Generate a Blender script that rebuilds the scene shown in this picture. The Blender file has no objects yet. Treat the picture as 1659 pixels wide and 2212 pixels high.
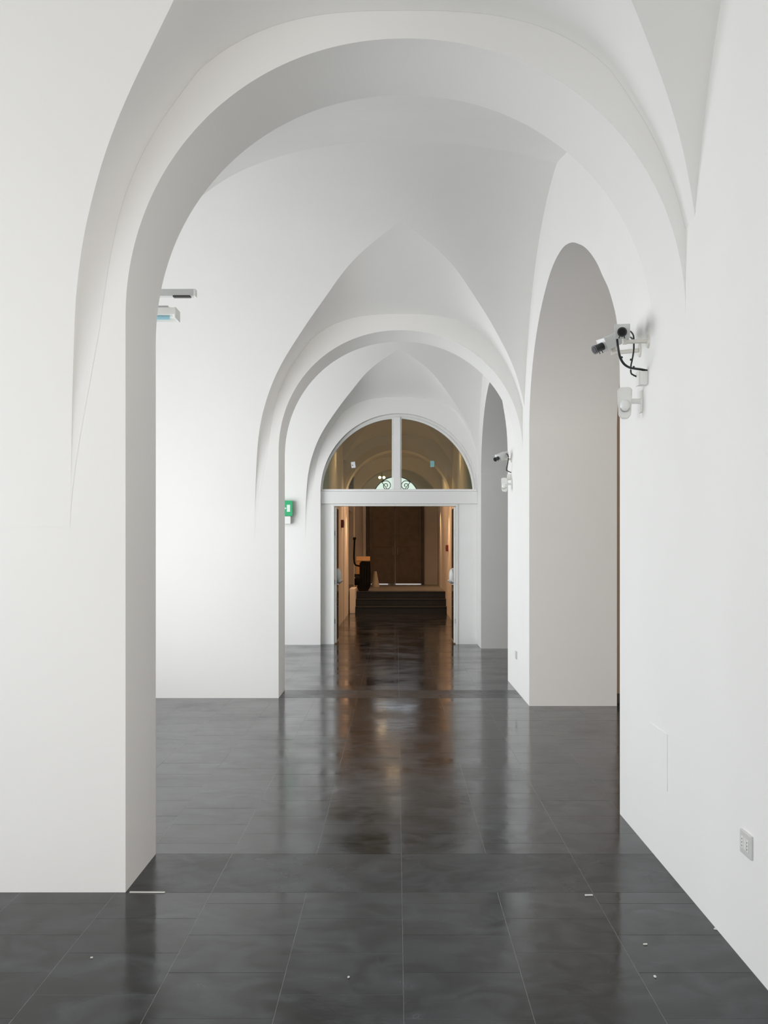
import bpy, bmesh, math, random
from mathutils import Vector, Matrix
random.seed(4)
C = bpy.context.scene.collection
SC = bpy.context.scene
pi = math.pi

# ------------------------------------------------------------------ camera
F = 2400.0                      # focal length in pixels of the 1659x2212 frame
EYE = 1.47
cd = bpy.data.cameras.new('camera'); cam = bpy.data.objects.new('camera', cd); C.objects.link(cam)
cam.location = (0, 0, EYE); cam.rotation_euler = (pi/2, 0, 0)
cd.sensor_fit = 'HORIZONTAL'; cd.sensor_width = 36; cd.lens = 36*F/1659
cd.shift_x = -27.5/1659; cd.shift_y = 78/1659
cd.clip_start = .05; cd.clip_end = 200
SC.camera = cam

# ------------------------------------------------------------------ light
SC.view_settings.view_transform = 'Standard'; SC.view_settings.look = 'None'
SC.view_settings.gamma = 1; SC.view_settings.use_curve_mapping = False
SC.view_settings.exposure = 0.57
SC.cycles.max_bounces = 12; SC.cycles.diffuse_bounces = 8
SC.cycles.glossy_bounces = 4; SC.cycles.transparent_max_bounces = 8
SC.cycles.caustics_reflective = False; SC.cycles.caustics_refractive = False
w = bpy.data.worlds.new('overcast_sky'); SC.world = w; w.use_nodes = True
bg = w.node_tree.nodes['Background']
bg.inputs['Color'].default_value = (.86, .93, 1, 1); bg.inputs['Strength'].default_value = .8

def area(name, loc, rot, sx, sy, power, col):
    l = bpy.data.lights.new(name, 'AREA'); l.shape = 'RECTANGLE'; l.size = sx; l.size_y = sy
    l.energy = power; l.color = col
    o = bpy.data.objects.new(name, l); o.location = loc; o.rotation_euler = rot; C.objects.link(o); return o
DAY = (.96, .98, 1)
# daylight standing in the tall window openings of the left outer wall and of the end wall behind the viewer
WIN = [(-5.9, -2.5), (.1, 3.9), (6.2, 10.0), (12.3, 16.0)]
WPOW = [34, 52, 78, 88]
for (a, b), p in zip(WIN, WPOW):
    area('window_daylight', (-3.34, (a+b)/2, 1.55), (0, -pi/2, 0), 2.5, b-a-.2, p, DAY)
area('window_daylight', (-.4, -6.98, 1.9), (pi/2, 0, 0), 3.4, 3.0, 42, (1, .95, .88))
area('side_room_fill', (5.3, 3.2, 2.2), (0, pi/2, 0), 2.6, 6.5, 125, (1, .97, .94))  # added fill before the windowless outer wall, brightens the opening jambs
area('side_room_fill', (5.3, -4.2, 1.9), (0, pi/2, 0), 2.6, 5.0, 200, (1, .975, .95))  # second added fill, lifts the pier sides through the openings behind the viewer
def point(name, loc, power, col, r=.04):
    l = bpy.data.lights.new(name, 'POINT'); l.energy = power; l.color = col; l.shadow_soft_size = r
    o = bpy.data.objects.new(name, l); o.location = loc; C.objects.link(o); return o
WARM = (1, .60, .33)

# ------------------------------------------------------------------ materials
def mat(name, col, rough=.6, metal=0, noise=0, nscale=3, bump=0, bscale=40, spec=.5, emit=None, estr=0, coord='Object', rvar=0):
    m = bpy.data.materials.new(name); m.use_nodes = True
    nt = m.node_tree; b = nt.nodes['Principled BSDF']; L = nt.links
    b.inputs['Base Color'].default_value = (*col, 1); b.inputs['Roughness'].default_value = rough
    b.inputs['Metallic'].default_value = metal; b.inputs['Specular IOR Level'].default_value = spec
    tc = nt.nodes.new('ShaderNodeTexCoord')
    src = tc.outputs['Object']
    if coord == 'World':
        g = nt.nodes.new('ShaderNodeNewGeometry'); src = g.outputs['Position']
    if noise or rvar:
        n = nt.nodes.new('ShaderNodeTexNoise'); n.inputs['Scale'].default_value = nscale; n.inputs['Detail'].default_value = 5
        L.new(src, n.inputs['Vector'])
        if noise:
            r = nt.nodes.new('ShaderNodeMapRange'); r.inputs[1].default_value = .3; r.inputs[2].default_value = .7
            r.inputs[3].default_value = 1-noise; r.inputs[4].default_value = 1+noise
            L.new(n.outputs['Fac'], r.inputs[0])
            mx = nt.nodes.new('ShaderNodeVectorMath'); mx.operation = 'SCALE'; mx.inputs[0].default_value = col
            L.new(r.outputs[0], mx.inputs['Scale']); L.new(mx.outputs[0], b.inputs['Base Color'])
        if rvar:
            r2 = nt.nodes.new('ShaderNodeMapRange'); r2.inputs[1].default_value = .35; r2.inputs[2].default_value = .65
            r2.inputs[3].default_value = rough-rvar; r2.inputs[4].default_value = rough+rvar
            L.new(n.outputs['Fac'], r2.inputs[0]); L.new(r2.outputs[0], b.inputs['Roughness'])
    if bump:
        n = nt.nodes.new('ShaderNodeTexNoise'); n.inputs['Scale'].default_value = bscale; n.inputs['Detail'].default_value = 4
        L.new(src, n.inputs['Vector'])
        bp = nt.nodes.new('ShaderNodeBump'); bp.inputs['Strength'].default_value = bump; bp.inputs['Distance'].default_value = .01
        L.new(n.outputs['Fac'], bp.inputs['Height']); L.new(bp.outputs[0], b.inputs['Normal'])
    if emit:
        b.inputs['Emission Color'].default_value = (*emit, 1); b.inputs['Emission Strength'].default_value = estr
    return m
PLASTER = mat('white_plaster', (.88, .872, .852), .75, noise=.012, nscale=1.3, bump=.05, bscale=9, spec=.15, coord='World')
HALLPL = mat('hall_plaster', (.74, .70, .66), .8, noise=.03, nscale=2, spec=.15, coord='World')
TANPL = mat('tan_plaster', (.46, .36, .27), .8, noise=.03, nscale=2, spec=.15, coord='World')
WOOD = mat('white_lacquer', (.87, .87, .86), .4, noise=.01, spec=.4)
GROUT = mat('grey_grout', (.10, .10, .098), .22, noise=.15, nscale=9, coord='World')
PLAST = mat('white_plastic', (.84, .84, .81), .35)
BEIGE = mat('ivory_plastic', (.76, .74, .68), .4)
CAMW = mat('grey_white_metal', (.62, .63, .62), .35, metal=.1)
BLACK = mat('black_rubber', (.012, .012, .014), .35)
LENS = mat('lens_glass', (.004, .004, .006), .3, spec=.2)
DARKM = mat('dark_machine_plastic', (.006, .006, .0065), .6, noise=.2, nscale=6, spec=.15)
DOORW = mat('brown_door_wood', (.15, .115, .085), .5, noise=.12, nscale=7)
DFRAME = mat('dark_door_frame', (.08, .062, .048), .5, noise=.1, nscale=7)
STEEL = mat('steel', (.45, .45, .45), .3, metal=.9)
GREEN = mat('sign_green', (.03, .42, .17), .35)
SIGNW = mat('sign_white', (.78, .84, .80), .4)
RED = mat('dark_red_plastic', (.14, .01, .012), .4)
ORANGE = mat('tan_card', (.60, .36, .16), .6, noise=.08, nscale=12)
STEP = mat('dark_step_stone', (.007, .0075, .008), .45, noise=.25, nscale=14)
LAND = mat('landing_stone', (.20, .19, .17), .35, noise=.15, nscale=8, coord='World')
STICK = mat('white_paper', (.75, .77, .80), .6)
TEAL = mat('teal_paper', (.22, .46, .47), .6)
CLOTH = mat('pale_cloth', (.42, .38, .31), .8, noise=.1, nscale=9)
TUBE = mat('fluorescent_tube_blue', (.35, .62, .72), .25)
GRIDM = mat('slot_black', (.02, .02, .02), .5)
BULB = mat('lit_bulb', (1, .8, .5), .3, emit=(1, .72, .38), estr=14)
IRON = mat('wrought_iron', (.035, .035, .03), .5)
WRAP = mat("white_wrap", (.84, .85, .82), .6, noise=.05, nscale=20)
CHIP = mat('plaster_chip', (.75, .74, .70), .8)

def tile_mat(nm='polished_dark_stone', r0=.08, r1=.24):
    m = bpy.data.materials.new(nm); m.use_nodes = True
    nt = m.node_tree; b = nt.nodes['Principled BSDF']; L = nt.links; N = nt.nodes
    g = N.new('ShaderNodeNewGeometry')
    n1 = N.new('ShaderNodeTexNoise'); n1.inputs['Scale'].default_value = 1.6; n1.inputs['Detail'].default_value = 7; n1.inputs['Roughness'].default_value = .62
    n2 = N.new('ShaderNodeTexNoise'); n2.inputs['Scale'].default_value = 90; n2.inputs['Detail'].default_value = 3
    n3 = N.new('ShaderNodeTexNoise'); n3.inputs['Scale'].default_value = 4.5; n3.inputs['Detail'].default_value = 8; n3.inputs['Distortion'].default_value = 1.4
    for n in (n1, n2, n3): L.new(g.outputs['Position'], n.inputs['Vector'])
    oi = N.new('ShaderNodeObjectInfo')
    cr = N.new('ShaderNodeMapRange'); cr.inputs[1].default_value = .40; cr.inputs[2].default_value = .78; cr.inputs[3].default_value = 0; cr.inputs[4].default_value = 1
    L.new(n3.outputs['Fac'], cr.inputs[0])
    mx = N.new('ShaderNodeMix'); mx.data_type = 'RGBA'
    mx.inputs[6].default_value = (.0045, .005, .0058, 1); mx.inputs[7].default_value = (.042, .047, .053, 1)
    L.new(cr.outputs[0], mx.inputs[0])
    sp = N.new('ShaderNodeMapRange'); sp.inputs[1].default_value = .3; sp.inputs[2].default_value = .7; sp.inputs[3].default_value = .75; sp.inputs[4].default_value = 1.25
    L.new(n2.outputs['Fac'], sp.inputs[0])
    ob = N.new('ShaderNodeMapRange'); ob.inputs[3].default_value = .88; ob.inputs[4].default_value = 1.12
    L.new(oi.outputs['Random'], ob.inputs[0])
    mm = N.new('ShaderNodeMath'); mm.operation = 'MULTIPLY'; L.new(sp.outputs[0], mm.inputs[0]); L.new(ob.outputs[0], mm.inputs[1])
    sc = N.new('ShaderNodeVectorMath'); sc.operation = 'SCALE'; L.new(mx.outputs[2], sc.inputs[0]); L.new(mm.outputs[0], sc.inputs['Scale'])
    L.new(sc.outputs[0], b.inputs['Base Color'])
    rr = N.new('ShaderNodeMapRange'); rr.inputs[1].default_value = .35; rr.inputs[2].default_value = .7; rr.inputs[3].default_value = r0; rr.inputs[4].default_value = r1
    L.new(n1.outputs['Fac'], rr.inputs[0]); L.new(rr.outputs[0], b.inputs['Roughness'])
    n4 = N.new('ShaderNodeTexNoise'); n4.inputs['Scale'].default_value = 11; n4.inputs['Detail'].default_value = 6
    L.new(g.outputs['Position'], n4.inputs['Vector'])
    bp = N.new('ShaderNodeBump'); bp.inputs['Strength'].default_value = .30; bp.inputs['Distance'].default_value = .0016
    L.new(n4.outputs['Fac'], bp.inputs['Height']); L.new(bp.outputs[0], b.inputs['Normal'])
    b.inputs['IOR'].default_value = 1.33
    return m
TILE = tile_mat()
BAND = tile_mat('honed_threshold_stone', .24, .36)

def glass_mat(name, tint, gl=.06):
    m = bpy.data.materials.new(name); m.use_nodes = True
    nt = m.node_tree; N = nt.nodes; L = nt.links; N.clear()
    o = N.new('ShaderNodeOutputMaterial'); t = N.new('ShaderNodeBsdfTransparent'); t.inputs[0].default_value = (*tint, 1)
    g = N.new('ShaderNodeBsdfGlossy'); g.inputs['Roughness'].default_value = .02
    f = N.new('ShaderNodeFresnel'); f.inputs[0].default_value = 1.5
    mx = N.new('ShaderNodeMixShader'); L.new(f.outputs[0], mx.inputs[0]); L.new(t.outputs[0], mx.inputs[1]); L.new(g.outputs[0], mx.inputs[2])
    L.new(mx.outputs[0], o.inputs[0]); return m
GLASS = glass_mat('tinted_window_glass', (.84, .90, .80))
CLEAR = glass_mat('clear_glass', (.93, .95, .93))

# ------------------------------------------------------------------ helpers
def link(name, verts, faces, m, parent=None, smooth=None, mats=None, mi=None):
    me = bpy.data.meshes.new(name); me.from_pydata([tuple(v) for v in verts], [], faces)
    ms = mats or [m]
    for x in ms: me.materials.append(x)
    if mi: me.polygons.foreach_set('material_index', mi)
    if smooth is not None:
        me.polygons.foreach_set('use_smooth', [True]*len(me.polygons))
        me.set_sharp_from_angle(angle=math.radians(smooth))
    me.update()
    o = bpy.data.objects.new(name, me); C.objects.link(o)
    if parent: o.parent = parent
    return o
def fin(name, bm, m, parent=None, smooth=None, loc=None):
    bmesh.ops.recalc_face_normals(bm, faces=bm.faces)
    me = bpy.data.meshes.new(name); bm.to_mesh(me); bm.free(); me.materials.append(m)
    if smooth is not None:
        me.polygons.foreach_set('use_smooth', [True]*len(me.polygons)); me.set_sharp_from_angle(angle=math.radians(smooth))
    o = bpy.data.objects.new(name, me); C.objects.link(o)
    if parent: o.parent = parent
    return o
def bx(bm, x0, x1, y0, y1, z0, z1, bev=0, mtx=None):
    t = bmesh.new(); bmesh.ops.create_cube(t, size=1)
    for v in t.verts: v.co = Vector(((x0+x1)/2+v.co.x*(x1-x0), (y0+y1)/2+v.co.y*(y1-y0), (z0+z1)/2+v.co.z*(z1-z0)))
    if bev: bmesh.ops.bevel(t, geom=t.edges[:], offset=bev, segments=2, affect='EDGES', profile=.6)
    if mtx is not None: t.transform(mtx)
    t.verts.index_update()
    vs = [bm.verts.new(v.co) for v in t.verts]
    for f in t.faces: bm.faces.new([vs[v.index] for v in f.verts])
    t.free(); return vs
def tube(bm, pts, r, seg=10, cap=True):
    pts = [Vector(p) for p in pts]; rings = []
    up = Vector((0, 0, 1))
    for i, p in enumerate(pts):
        d = (pts[min(i+1, len(pts)-1)]-pts[max(i-1, 0)]).normalized()
        a = d.cross(up)
        if a.length < .1: a = d.cross(Vector((0, 1, 0)))
        a.normalize(); b = d.cross(a).normalized()
        rr = r[i] if isinstance(r, (list, tuple)) else r
        rings.append([bm.verts.new(p+a*math.cos(2*pi*k/seg)*rr+b*math.sin(2*pi*k/seg)*rr) for k in range(seg)])
    for A, B in zip(rings, rings[1:]):
        for k in range(seg): bm.faces.new((A[k], A[(k+1) % seg], B[(k+1) % seg], B[k]))
    if cap: bm.faces.new(rings[0]); bm.faces.new(rings[-1][::-1])
def spline(ps, n=8):
    ps = [Vector(p) for p in ps]; out = []
    P = [ps[0]]+ps+[ps[-1]]
    for i in range(1, len(P)-2):
        for k in range(n):
            t = k/n; a, b, c, d = P[i-1], P[i], P[i+1], P[i+2]
            out.append(.5*((2*b)+(c-a)*t+(2*a-5*b+4*c-d)*t*t+(3*b-a-3*c+d)*t**3))
    out.append(ps[-1]); return out
def tag(o, label, cat, group=None, kind=None):
    if label: o['label'] = label
    if cat: o['category'] = cat
    if group: o['group'] = group
    if kind: o['kind'] = kind
    return o
def thing(name, label, cat, loc, group=None):
    o = bpy.data.objects.new(name, None); o.empty_display_size = .1; o.location = loc; C.objects.link(o)
    bpy.context.view_layer.update()
    return tag(o, label, cat, group)
def under(o, root):             # geometry was made in world space: keep it there below its root
    o.parent = root; o.matrix_parent_inverse = Matrix.Translation(root.location).inverted(); return o
def struct(o, label=None): o['kind'] = 'structure'; 
def structure(o, label, cat):
    o['kind'] = 'structure'; o['label'] = label; o['category'] = cat; return o

def pierced_slab(name, u0, u1, v0, v1, ztop, holes, swap, m):
    """slab over u (length), v (thickness), z. holes: dict(ua, ub, sill, curve=[(u,z)..] from ua to ub).
       swap False: u=x, v=y ; True: u=y, v=x"""
    V = []; Fc = []
    def P(u, v, z):
        V.append((v, u, z) if swap else (u, v, z)); return len(V)-1
    def quad(a, b, c, d): Fc.append((P(*a), P(*b), P(*c), P(*d)))
    cur = u0
    for h in holes:
        ua, ub, sill, cv = h['ua'], h['ub'], h.get('sill', 0), h['curve']
        for v in (v0, v1):
            if ua > cur: quad((cur, v, 0), (ua, v, 0), (ua, v, ztop), (cur, v, ztop))
            # jamb side pieces where the curve starts away from ua
            us = [(ua, None)]
            base = [P(u, v, z) for u, z in cv]; top = [P(u, v, ztop) for u, z in cv]
            for k in range(len(cv)-1): Fc.append((base[k], base[k+1], top[k+1], top[k]))
            if sill > 0: quad((ua, v, 0), (ub, v, 0), (ub, v, sill), (ua, v, sill))
        a = [P(u, v0, z) for u, z in cv]; b = [P(u, v1, z) for u, z in cv]
        for k in range(len(cv)-1): Fc.append((a[k], a[k+1], b[k+1], b[k]))
        quad((ua, v0, sill), (ua, v1, sill), (ua, v1, cv[0][1]), (ua, v0, cv[0][1]))
        if ub < u1: quad((ub, v0, sill), (ub, v1, sill), (ub, v1, cv[-1][1]), (ub, v0, cv[-1][1]))
        if sill > 0: quad((ua, v0, sill), (ub, v0, sill), (ub, v1, sill), (ua, v1, sill))
        cur = ub
    if u1 > cur:
        for v in (v0, v1): quad((cur, v, 0), (u1, v, 0), (u1, v, ztop), (cur, v, ztop))
    quad((u0, v0, ztop), (u1, v0, ztop), (u1, v1, ztop), (u0, v1, ztop))
    quad((u0, v0, 0), (u0, v1, 0), (u0, v1, ztop), (u0, v0, ztop))
    if u1 > cur: quad((u1, v0, 0), (u1, v1, 0), (u1, v1, ztop), (u1, v0, ztop))
    me = bpy.data.meshes.new(name); me.from_pydata(V, [], Fc); me.materials.append(m)
    bm = bmesh.new(); bm.from_mesh(me); bmesh.ops.remove_doubles(bm, verts=bm.verts, dist=1e-4)
    bmesh.ops.recalc_face_normals(bm, faces=bm.faces); bm.to_mesh(me); bm.free()
    o = bpy.data.objects.new(name, me); C.objects.link(o); return o

# ------------------------------------------------------------------ plan of the gallery
XL, XR, XO, XC, R = -1.158, 1.234, -3.3, .038, 1.196
ZT = 4.75
def arch_curve(zc, n=160, xc=XC, r=R, e=2.0):
    out = []
    for k in range(n+1):
        c_, s_ = math.cos(pi*k/n), math.sin(pi*k/n)
        out.append((xc-r*math.copysign(abs(c_)**(2/e), c_), zc+r*max(0, s_)**(2/e)))
    return out
def cross_wall(name, y0, y1, zc, label, xo=XO, xr=XR+.0, mm=None, e=2.06):
    o = pierced_slab(name, xo, xr, y0, y1, ZT, [dict(ua=XL, ub=XR, curve=arch_curve(zc, e=e))], False, mm or PLASTER)
    structure(o, label, 'wall'); return o
NEAR = (4.744, 5.340); MID = (10.891, 11.496); FAR = (16.886, 17.486)
cross_wall('wall_back', -1.40, -.81, 2.45, 'white plaster cross wall with a round arch behind the viewer')
cross_wall('wall_near', *NEAR, 2.450, 'white plaster pier and round arch nearest the viewer')
cross_wall('wall_middle', *MID, 2.410, 'second white pier and round arch, halfway down the gallery')
cross_wall('wall_far', *FAR, 2.324, 'white end wall whose arch holds the fanlight and the doorway', e=2.0)

# openings of the right wall: flattened arches measured off the photograph
prof = [(6.172, 2.42), (6.185, 2.52), (6.21, 2.63), (6.27, 2.76), (6.37, 2.87), (6.51, 2.99), (6.68, 3.10), (6.86, 3.22), (7.09, 3.345), (7.33, 3.452), (7.56, 3.535),
        (7.80, 3.612), (8.03, 3.665), (8.25, 3.699), (8.48, 3.712), (8.71, 3.708), (8.95, 3.680), (9.19, 3.625), (9.46, 3.540), (9.70, 3.43), (9.907, 3.30),
        (10.06, 3.17), (10.18, 3.03), (10.26, 2.90), (10.31, 2.78), (10.335, 2.68), (10.345, 2.605)]
prof = [(p.x, p.y) for p in spline([(a, b, 0) for a, b in prof], 7)]
def opening(y0, y1, dz=0):
    a, b = prof[0][0], prof[-1][0]
    return dict(ua=y0, ub=y1, curve=[(y0+(u-a)/(b-a)*(y1-y0), z+dz) for u, z in prof])
REV = 2.05
wr = pierced_slab('wall_right', -7.0, 17.486, XR, REV, ZT, [opening(-5.9, -1.9), opening(-.6, 3.3, -.1), opening(6.145, 10.345), opening(12.338, 16.262, -.03)], True, PLASTER)  # opening beside the viewer is unseen, added to light the near pier
structure(wr, 'long white plaster side wall pierced by two deep arched openings', 'wall')
def win_curve(a, b, zs=2.9, rise=.75, n=20): return [((a+b)/2-(b-a)/2*math.cos(pi*k/n), zs+rise*math.sin(pi*k/n)) for k in range(n+1)]
wl = pierced_slab('wall_left', -7.0, 17.486, XO-.45, XO, ZT, [dict(ua=a, ub=b, sill=.25, curve=win_curve(a, b)) for a, b in WIN], True, PLASTER)
structure(wl, 'white plaster outer wall with tall arched windows', 'wall')
we = pierced_slab('wall_end', XO-.45, REV, -7.35, -7.0, ZT, [dict(ua=-2.2, ub=1.1, sill=.25, curve=win_curve(-2.2, 1.1))], False, PLASTER)
structure(we, 'white plaster end wall with a large window behind the viewer', 'wall')

# ------------------------------------------------------------------ vaults
W, N_, Z0, B0, SL = 1.433, 2.8, 1.56, 2.206, .308
HALF = 2.78
def sstep(u): u = max(0, min(1, u)); return u*u*(3-2*u)
def Bv(d):                                    # height of the big cross barrel, d metres from the pier face
    t = max(0, min(1, (HALF-d)/HALF)); return EYE+.919*(.1+3.15*(1-t**2.2)**(1/2.7))
GP = [(0, 4.245), (.12, 4.19), (.285, 4.108), (.47, 3.985), (.70, 3.76), (.947, 3.48), (1.176, 3.16), (1.31, 2.86), (1.385, 2.55), (1.42, 2.10), (1.433, 1.56)]
def pchip(P, x):
    n = len(P); h = [P[i+1][0]-P[i][0] for i in range(n-1)]; dl = [(P[i+1][1]-P[i][1])/h[i] for i in range(n-1)]
    def m(i):
        if i == 0: return dl[0]
        if i == n-1: return dl[-1]
        if dl[i-1]*dl[i] <= 0: return 0
        return 2*dl[i-1]*dl[i]/(dl[i-1]+dl[i])
    x = max(P[0][0], min(P[-1][0], x))
    i = 0
    while i < n-2 and x > P[i+1][0]: i += 1
    t = (x-P[i][0])/h[i]
    return (2*t**3-3*t*t+1)*P[i][1]+(t**3-2*t*t+t)*h[i]*m(i)+(-2*t**3+3*t*t)*P[i+1][1]+(t**3-t*t)*h[i]*m(i+1)
def Binv(z):
    lo, hi = 0, HALF
    for _ in range(44):
        c = (lo+hi)/2
        if Bv(c) < z: lo = c
        else: hi = c
    return (lo+hi)/2
def Af(xp):                                   # crown line of the lunette where it meets the arch wall
    t = min(1, abs(xp)/W); return Z0+B0*max(0, 1-t**N_)**(1/N_)
def bay(name, y0, y1, xl, xr, m, label, xc=XC):
    s = (y1-y0)/2/HALF
    cols = []                                 # (x, inside the lunette)
    L0 = xc-W
    if xl < L0:
        for k in range(24): cols.append((xl+(L0-xl)*k/24, False))
    NS = 110
    for k in range(NS+1):
        a = pi*k/NS; ct = math.cos(a); x = xc-W*(1 if ct > 0 else -1)*abs(ct)**.62
        if xl+1e-4 < x < xr-1e-3: cols.append((x, 0 < k < NS))
    if cols[0][0] > xl+1e-4: cols.insert(0, (xl, True))
    cols.append((xr, abs(xr-xc) < W))
    NA, NB, NN = 12, 60, 14
    V = []; idx = {}; grid = []
    def P(x, y, z):
        y -= .0008
        k = (round(x, 4), round(y, 4), round(z, 4))
        if k not in idx: idx[k] = len(V); V.append((x, y, z))
        return idx[k]
    crease = set()
    for x, ins in cols:
        col = []
        xw = abs(x-xc)*(1+.10*max(0, (x-xc)/1.196)**3)
        zg = pchip(GP, xw) if ins else Z0
        dg = Binv(zg) if ins else 0
        dc = max(HALF-(.04+(.366 if x < 0 else .27)*min(abs(x), 2.0)**2), dg+.02)
        u0 = (zg-Z0)/B0
        fac = 1-.065*sstep(u0/.42)*(1-.35*sstep((u0-.45)/.4))
        pw = 1+.9*(1-sstep((u0-.25)/.45))
        if x > xc: fac = 1-(1-fac)*max(0, 1-(x-xc)/max(.01, (xr-xc)))
        xf = xc+(x-xc)*fac
        zf = min(Af(xw), zg) if ins else Z0
        for j in range(NA+1):
            r = j/NA
            col.append(P(xf+(x-xf)*math.sin(r*pi/2), y1-dg*s*r**pw, zf+(zg-zf)*r**pw))
        for j in range(1, NB+1):
            g = j/NB; d = dg+(dc-dg)*g**(1.4+1.2*math.exp(-(dg/.25)**2))
            col.append(P(x, y1-d*s, Bv(d)))
        S = EYE+.919*(1.3+(1.2*math.sqrt(1-(x/.919/2.3)**2) if abs(x/.919) < 2.3 else 0))
        zc = Bv(dc)
        for j in range(1, NN+1):
            u = j/NN
            col.append(P(x, (y1-dc*s)+(y0-(y1-dc*s))*u, zc+(S-zc)*u+.10*math.sin(pi*u)*(1-u)*min(1, abs(x)/1.2)))
        grid.append(col)
    Fc = []
    for a, b, ca, cb in zip(grid, grid[1:], cols, cols[1:]):
        for j in range(len(a)-1):
            f = []
            for v in (a[j], b[j], b[j+1], a[j+1]):
                if v not in f: f.append(v)
            if len(f) > 2: Fc.append(f)
        if ca[1] or cb[1]: crease.add(frozenset((a[NA], b[NA])))
        if max(abs(ca[0]), abs(cb[0])) > .22: crease.add(frozenset((a[NA+NB], b[NA+NB])))
    me = bpy.data.meshes.new(name); me.from_pydata(V, [], Fc); me.materials.append(m)
    me.polygons.foreach_set('use_smooth', [True]*len(me.polygons))
    sharp = me.attributes.new('sharp_edge', 'BOOLEAN', 'EDGE')
    sharp.data.foreach_set('value', [frozenset(e.vertices) in crease for e in me.edges])
    me.update()
    o = bpy.data.objects.new(name, me); C.objects.link(o)
    structure(o, label, 'ceiling'); return o
bay('ceiling', -7.0, -1.40, XO, XR, PLASTER, 'white groin vault behind the viewer')
bay('ceiling', -.81, NEAR[0], XO, XR, PLASTER, 'white groin vault of the nearest bay, in front of the first arch')
bay('ceiling', NEAR[1], MID[0], XO, XR, PLASTER, 'white groin vault between the first and the second arch')
bay('ceiling', MID[1], FAR[0], XO, XR, PLASTER, 'white groin vault between the second arch and the fanlight')

# ------------------------------------------------------------------ floor
fl = bpy.data.objects.new('floor', None)
bm = bmesh.new(); bx(bm, -3.75, 6, -7.35, 25.0, -.2, -.0004); bx(bm, -3.75, 6, 25.0, 31.2, -.2, -.0004)
floor = fin('floor', bm, GROUT); structure(floor, 'polished dark grey stone floor laid in square tiles', 'floor')
PX, PY, OX = .407, .375, .022
def tile_mesh(sx, sy):
    h = .0012; g = .0002
    x, y = sx/2-h, sy/2-h
    v = [(-x, -y, -.01), (x, -y, -.01), (x, y, -.01), (-x, y, -.01), (-x, -y, -g), (x, -y, -g), (x, y, -g), (-x, y, -g),
         (-x+g, -y+g, 0), (x-g, -y+g, 0), (x-g, y-g, 0), (-x+g, y-g, 0)]
    f = [(0, 1, 5, 4), (1, 2, 6, 5), (2, 3, 7, 6), (3, 0, 4, 7), (4, 5, 9, 8), (5, 6, 10, 9), (6, 7, 11, 10), (7, 4, 8, 11), (8, 9, 10, 11)]
    return v, f
def blocked(x0, x1, y0, y1):
    if x0 >= -1.75 or True:
        for a, b in (NEAR, MID, FAR):
            if y0 > a-.01 and y1 < b+.01 and x1 <= XL+.02: return True
    return False
tiles = []
xcuts = [OX+PX*k for k in range(-9, 15)]
def rows_for(ya, yb, k):
    ph = 4.22 if k % 2 == 0 else 4.22+PY/2
    n0 = math.floor((ya-ph)/PY)
    ys = [ya]; n = n0+1
    while ph+n*PY < yb-.03:
        if ph+n*PY > ya+.03: ys.append(ph+n*PY)
        n += 1
    ys.append(yb); return list(zip(ys, ys[1:]))
segs = [(-7.0, -1.4, 'bay'), (-1.4, -.81, 'band'), (-.81, 4.744, 'bay'), (4.744, 5.34, 'band'), (5.34, 10.891, 'bay'), (10.891, 11.496, 'band'),
        (11.496, 16.886, 'bay'), (16.886, 17.486, 'band'), (17.486, 25.0, 'bay')]
for ya, yb, kind in segs:
    for ki in range(-9, 14):
        x0, x1 = OX+PX*ki, OX+PX*(ki+1)
        if x1 < XO or x0 > 5.4: continue
        if kind == 'band':
            if ki % 2: continue
            x1 = x0+2*PX
        for a, b in ([(ya, yb)] if kind == 'band' else rows_for(ya, yb, ki)):
            if ya > 17 and (x0 < -1.6 or x1 > 1.7): continue
            c0, c1 = max(x0, XO), x1
            if kind == 'band':
                if c1 <= XL or c0 >= XR: continue
                c0, c1 = max(c0, XL), min(c1, XR)
            # inside the solid right wall
            inop = (6.1 < a and b < 10.4) or (12.3 < a and b < 16.3)
            if c0 < XR < c1 and not inop and not (a < 10.4 and b > 6.1) and not (a < 16.3 and b > 12.3): c1 = XR
            elif c0 >= XR-.001 and c1 <= REV+.01 and not ((a < 10.4 and b > 6.1) or (a < 16.3 and b > 12.3)): continue
            if c1-c0 < .02: continue
            tiles.append((c0, c1, a, b))
def visible(t):
    x0, x1, a, b = t
    if b < 3.35 or a > 17: return False
    y = (a+b)/2
    if x1 < -.357*b-.02 or x0 > .334*b+.02: return False
    if y > 5.34:                                # hidden by the nearest pier or by the right wall
        if x1 < -.236*y*1.0-.05: return False
        if x0 > XR and (x0+x1)/2 > XR*y/6.145: return False
    return True
def px_area(t): return 1/((t[2]+t[3])/2)
vis = sorted([t for t in tiles if visible(t)], key=lambda t: (t[2]+t[3])/2)
solo = set(vis[:292]); rest = [t for t in tiles if t not in solo]
cache = {}
for t in vis[:292]:
    bd = any(abs(t[2]-a) < .01 for a in (4.744, 10.891, 16.886))
    k = (round(t[1]-t[0], 4), round(t[3]-t[2], 4), bd)
    if k not in cache:
        v, f = tile_mesh(*k[:2]); me = bpy.data.meshes.new('floor_tile'); me.from_pydata(v, [], f); me.materials.append(BAND if bd else TILE); cache[k] = me
    o = bpy.data.objects.new('floor_tile', cache[k]); o.location = ((t[0]+t[1])/2, (t[2]+t[3])/2, random.uniform(-.0002, .0002)); C.objects.link(o); o.parent = floor
V = []; Fc = []
for t in rest:
    v, f = tile_mesh(t[1]-t[0], t[3]-t[2]); n = len(V); cx, cy = (t[0]+t[1])/2, (t[2]+t[3])/2
    V += [(a+cx, b+cy, c) for a, b, c in v]; Fc += [tuple(i+n for i in g) for g in f]
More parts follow.
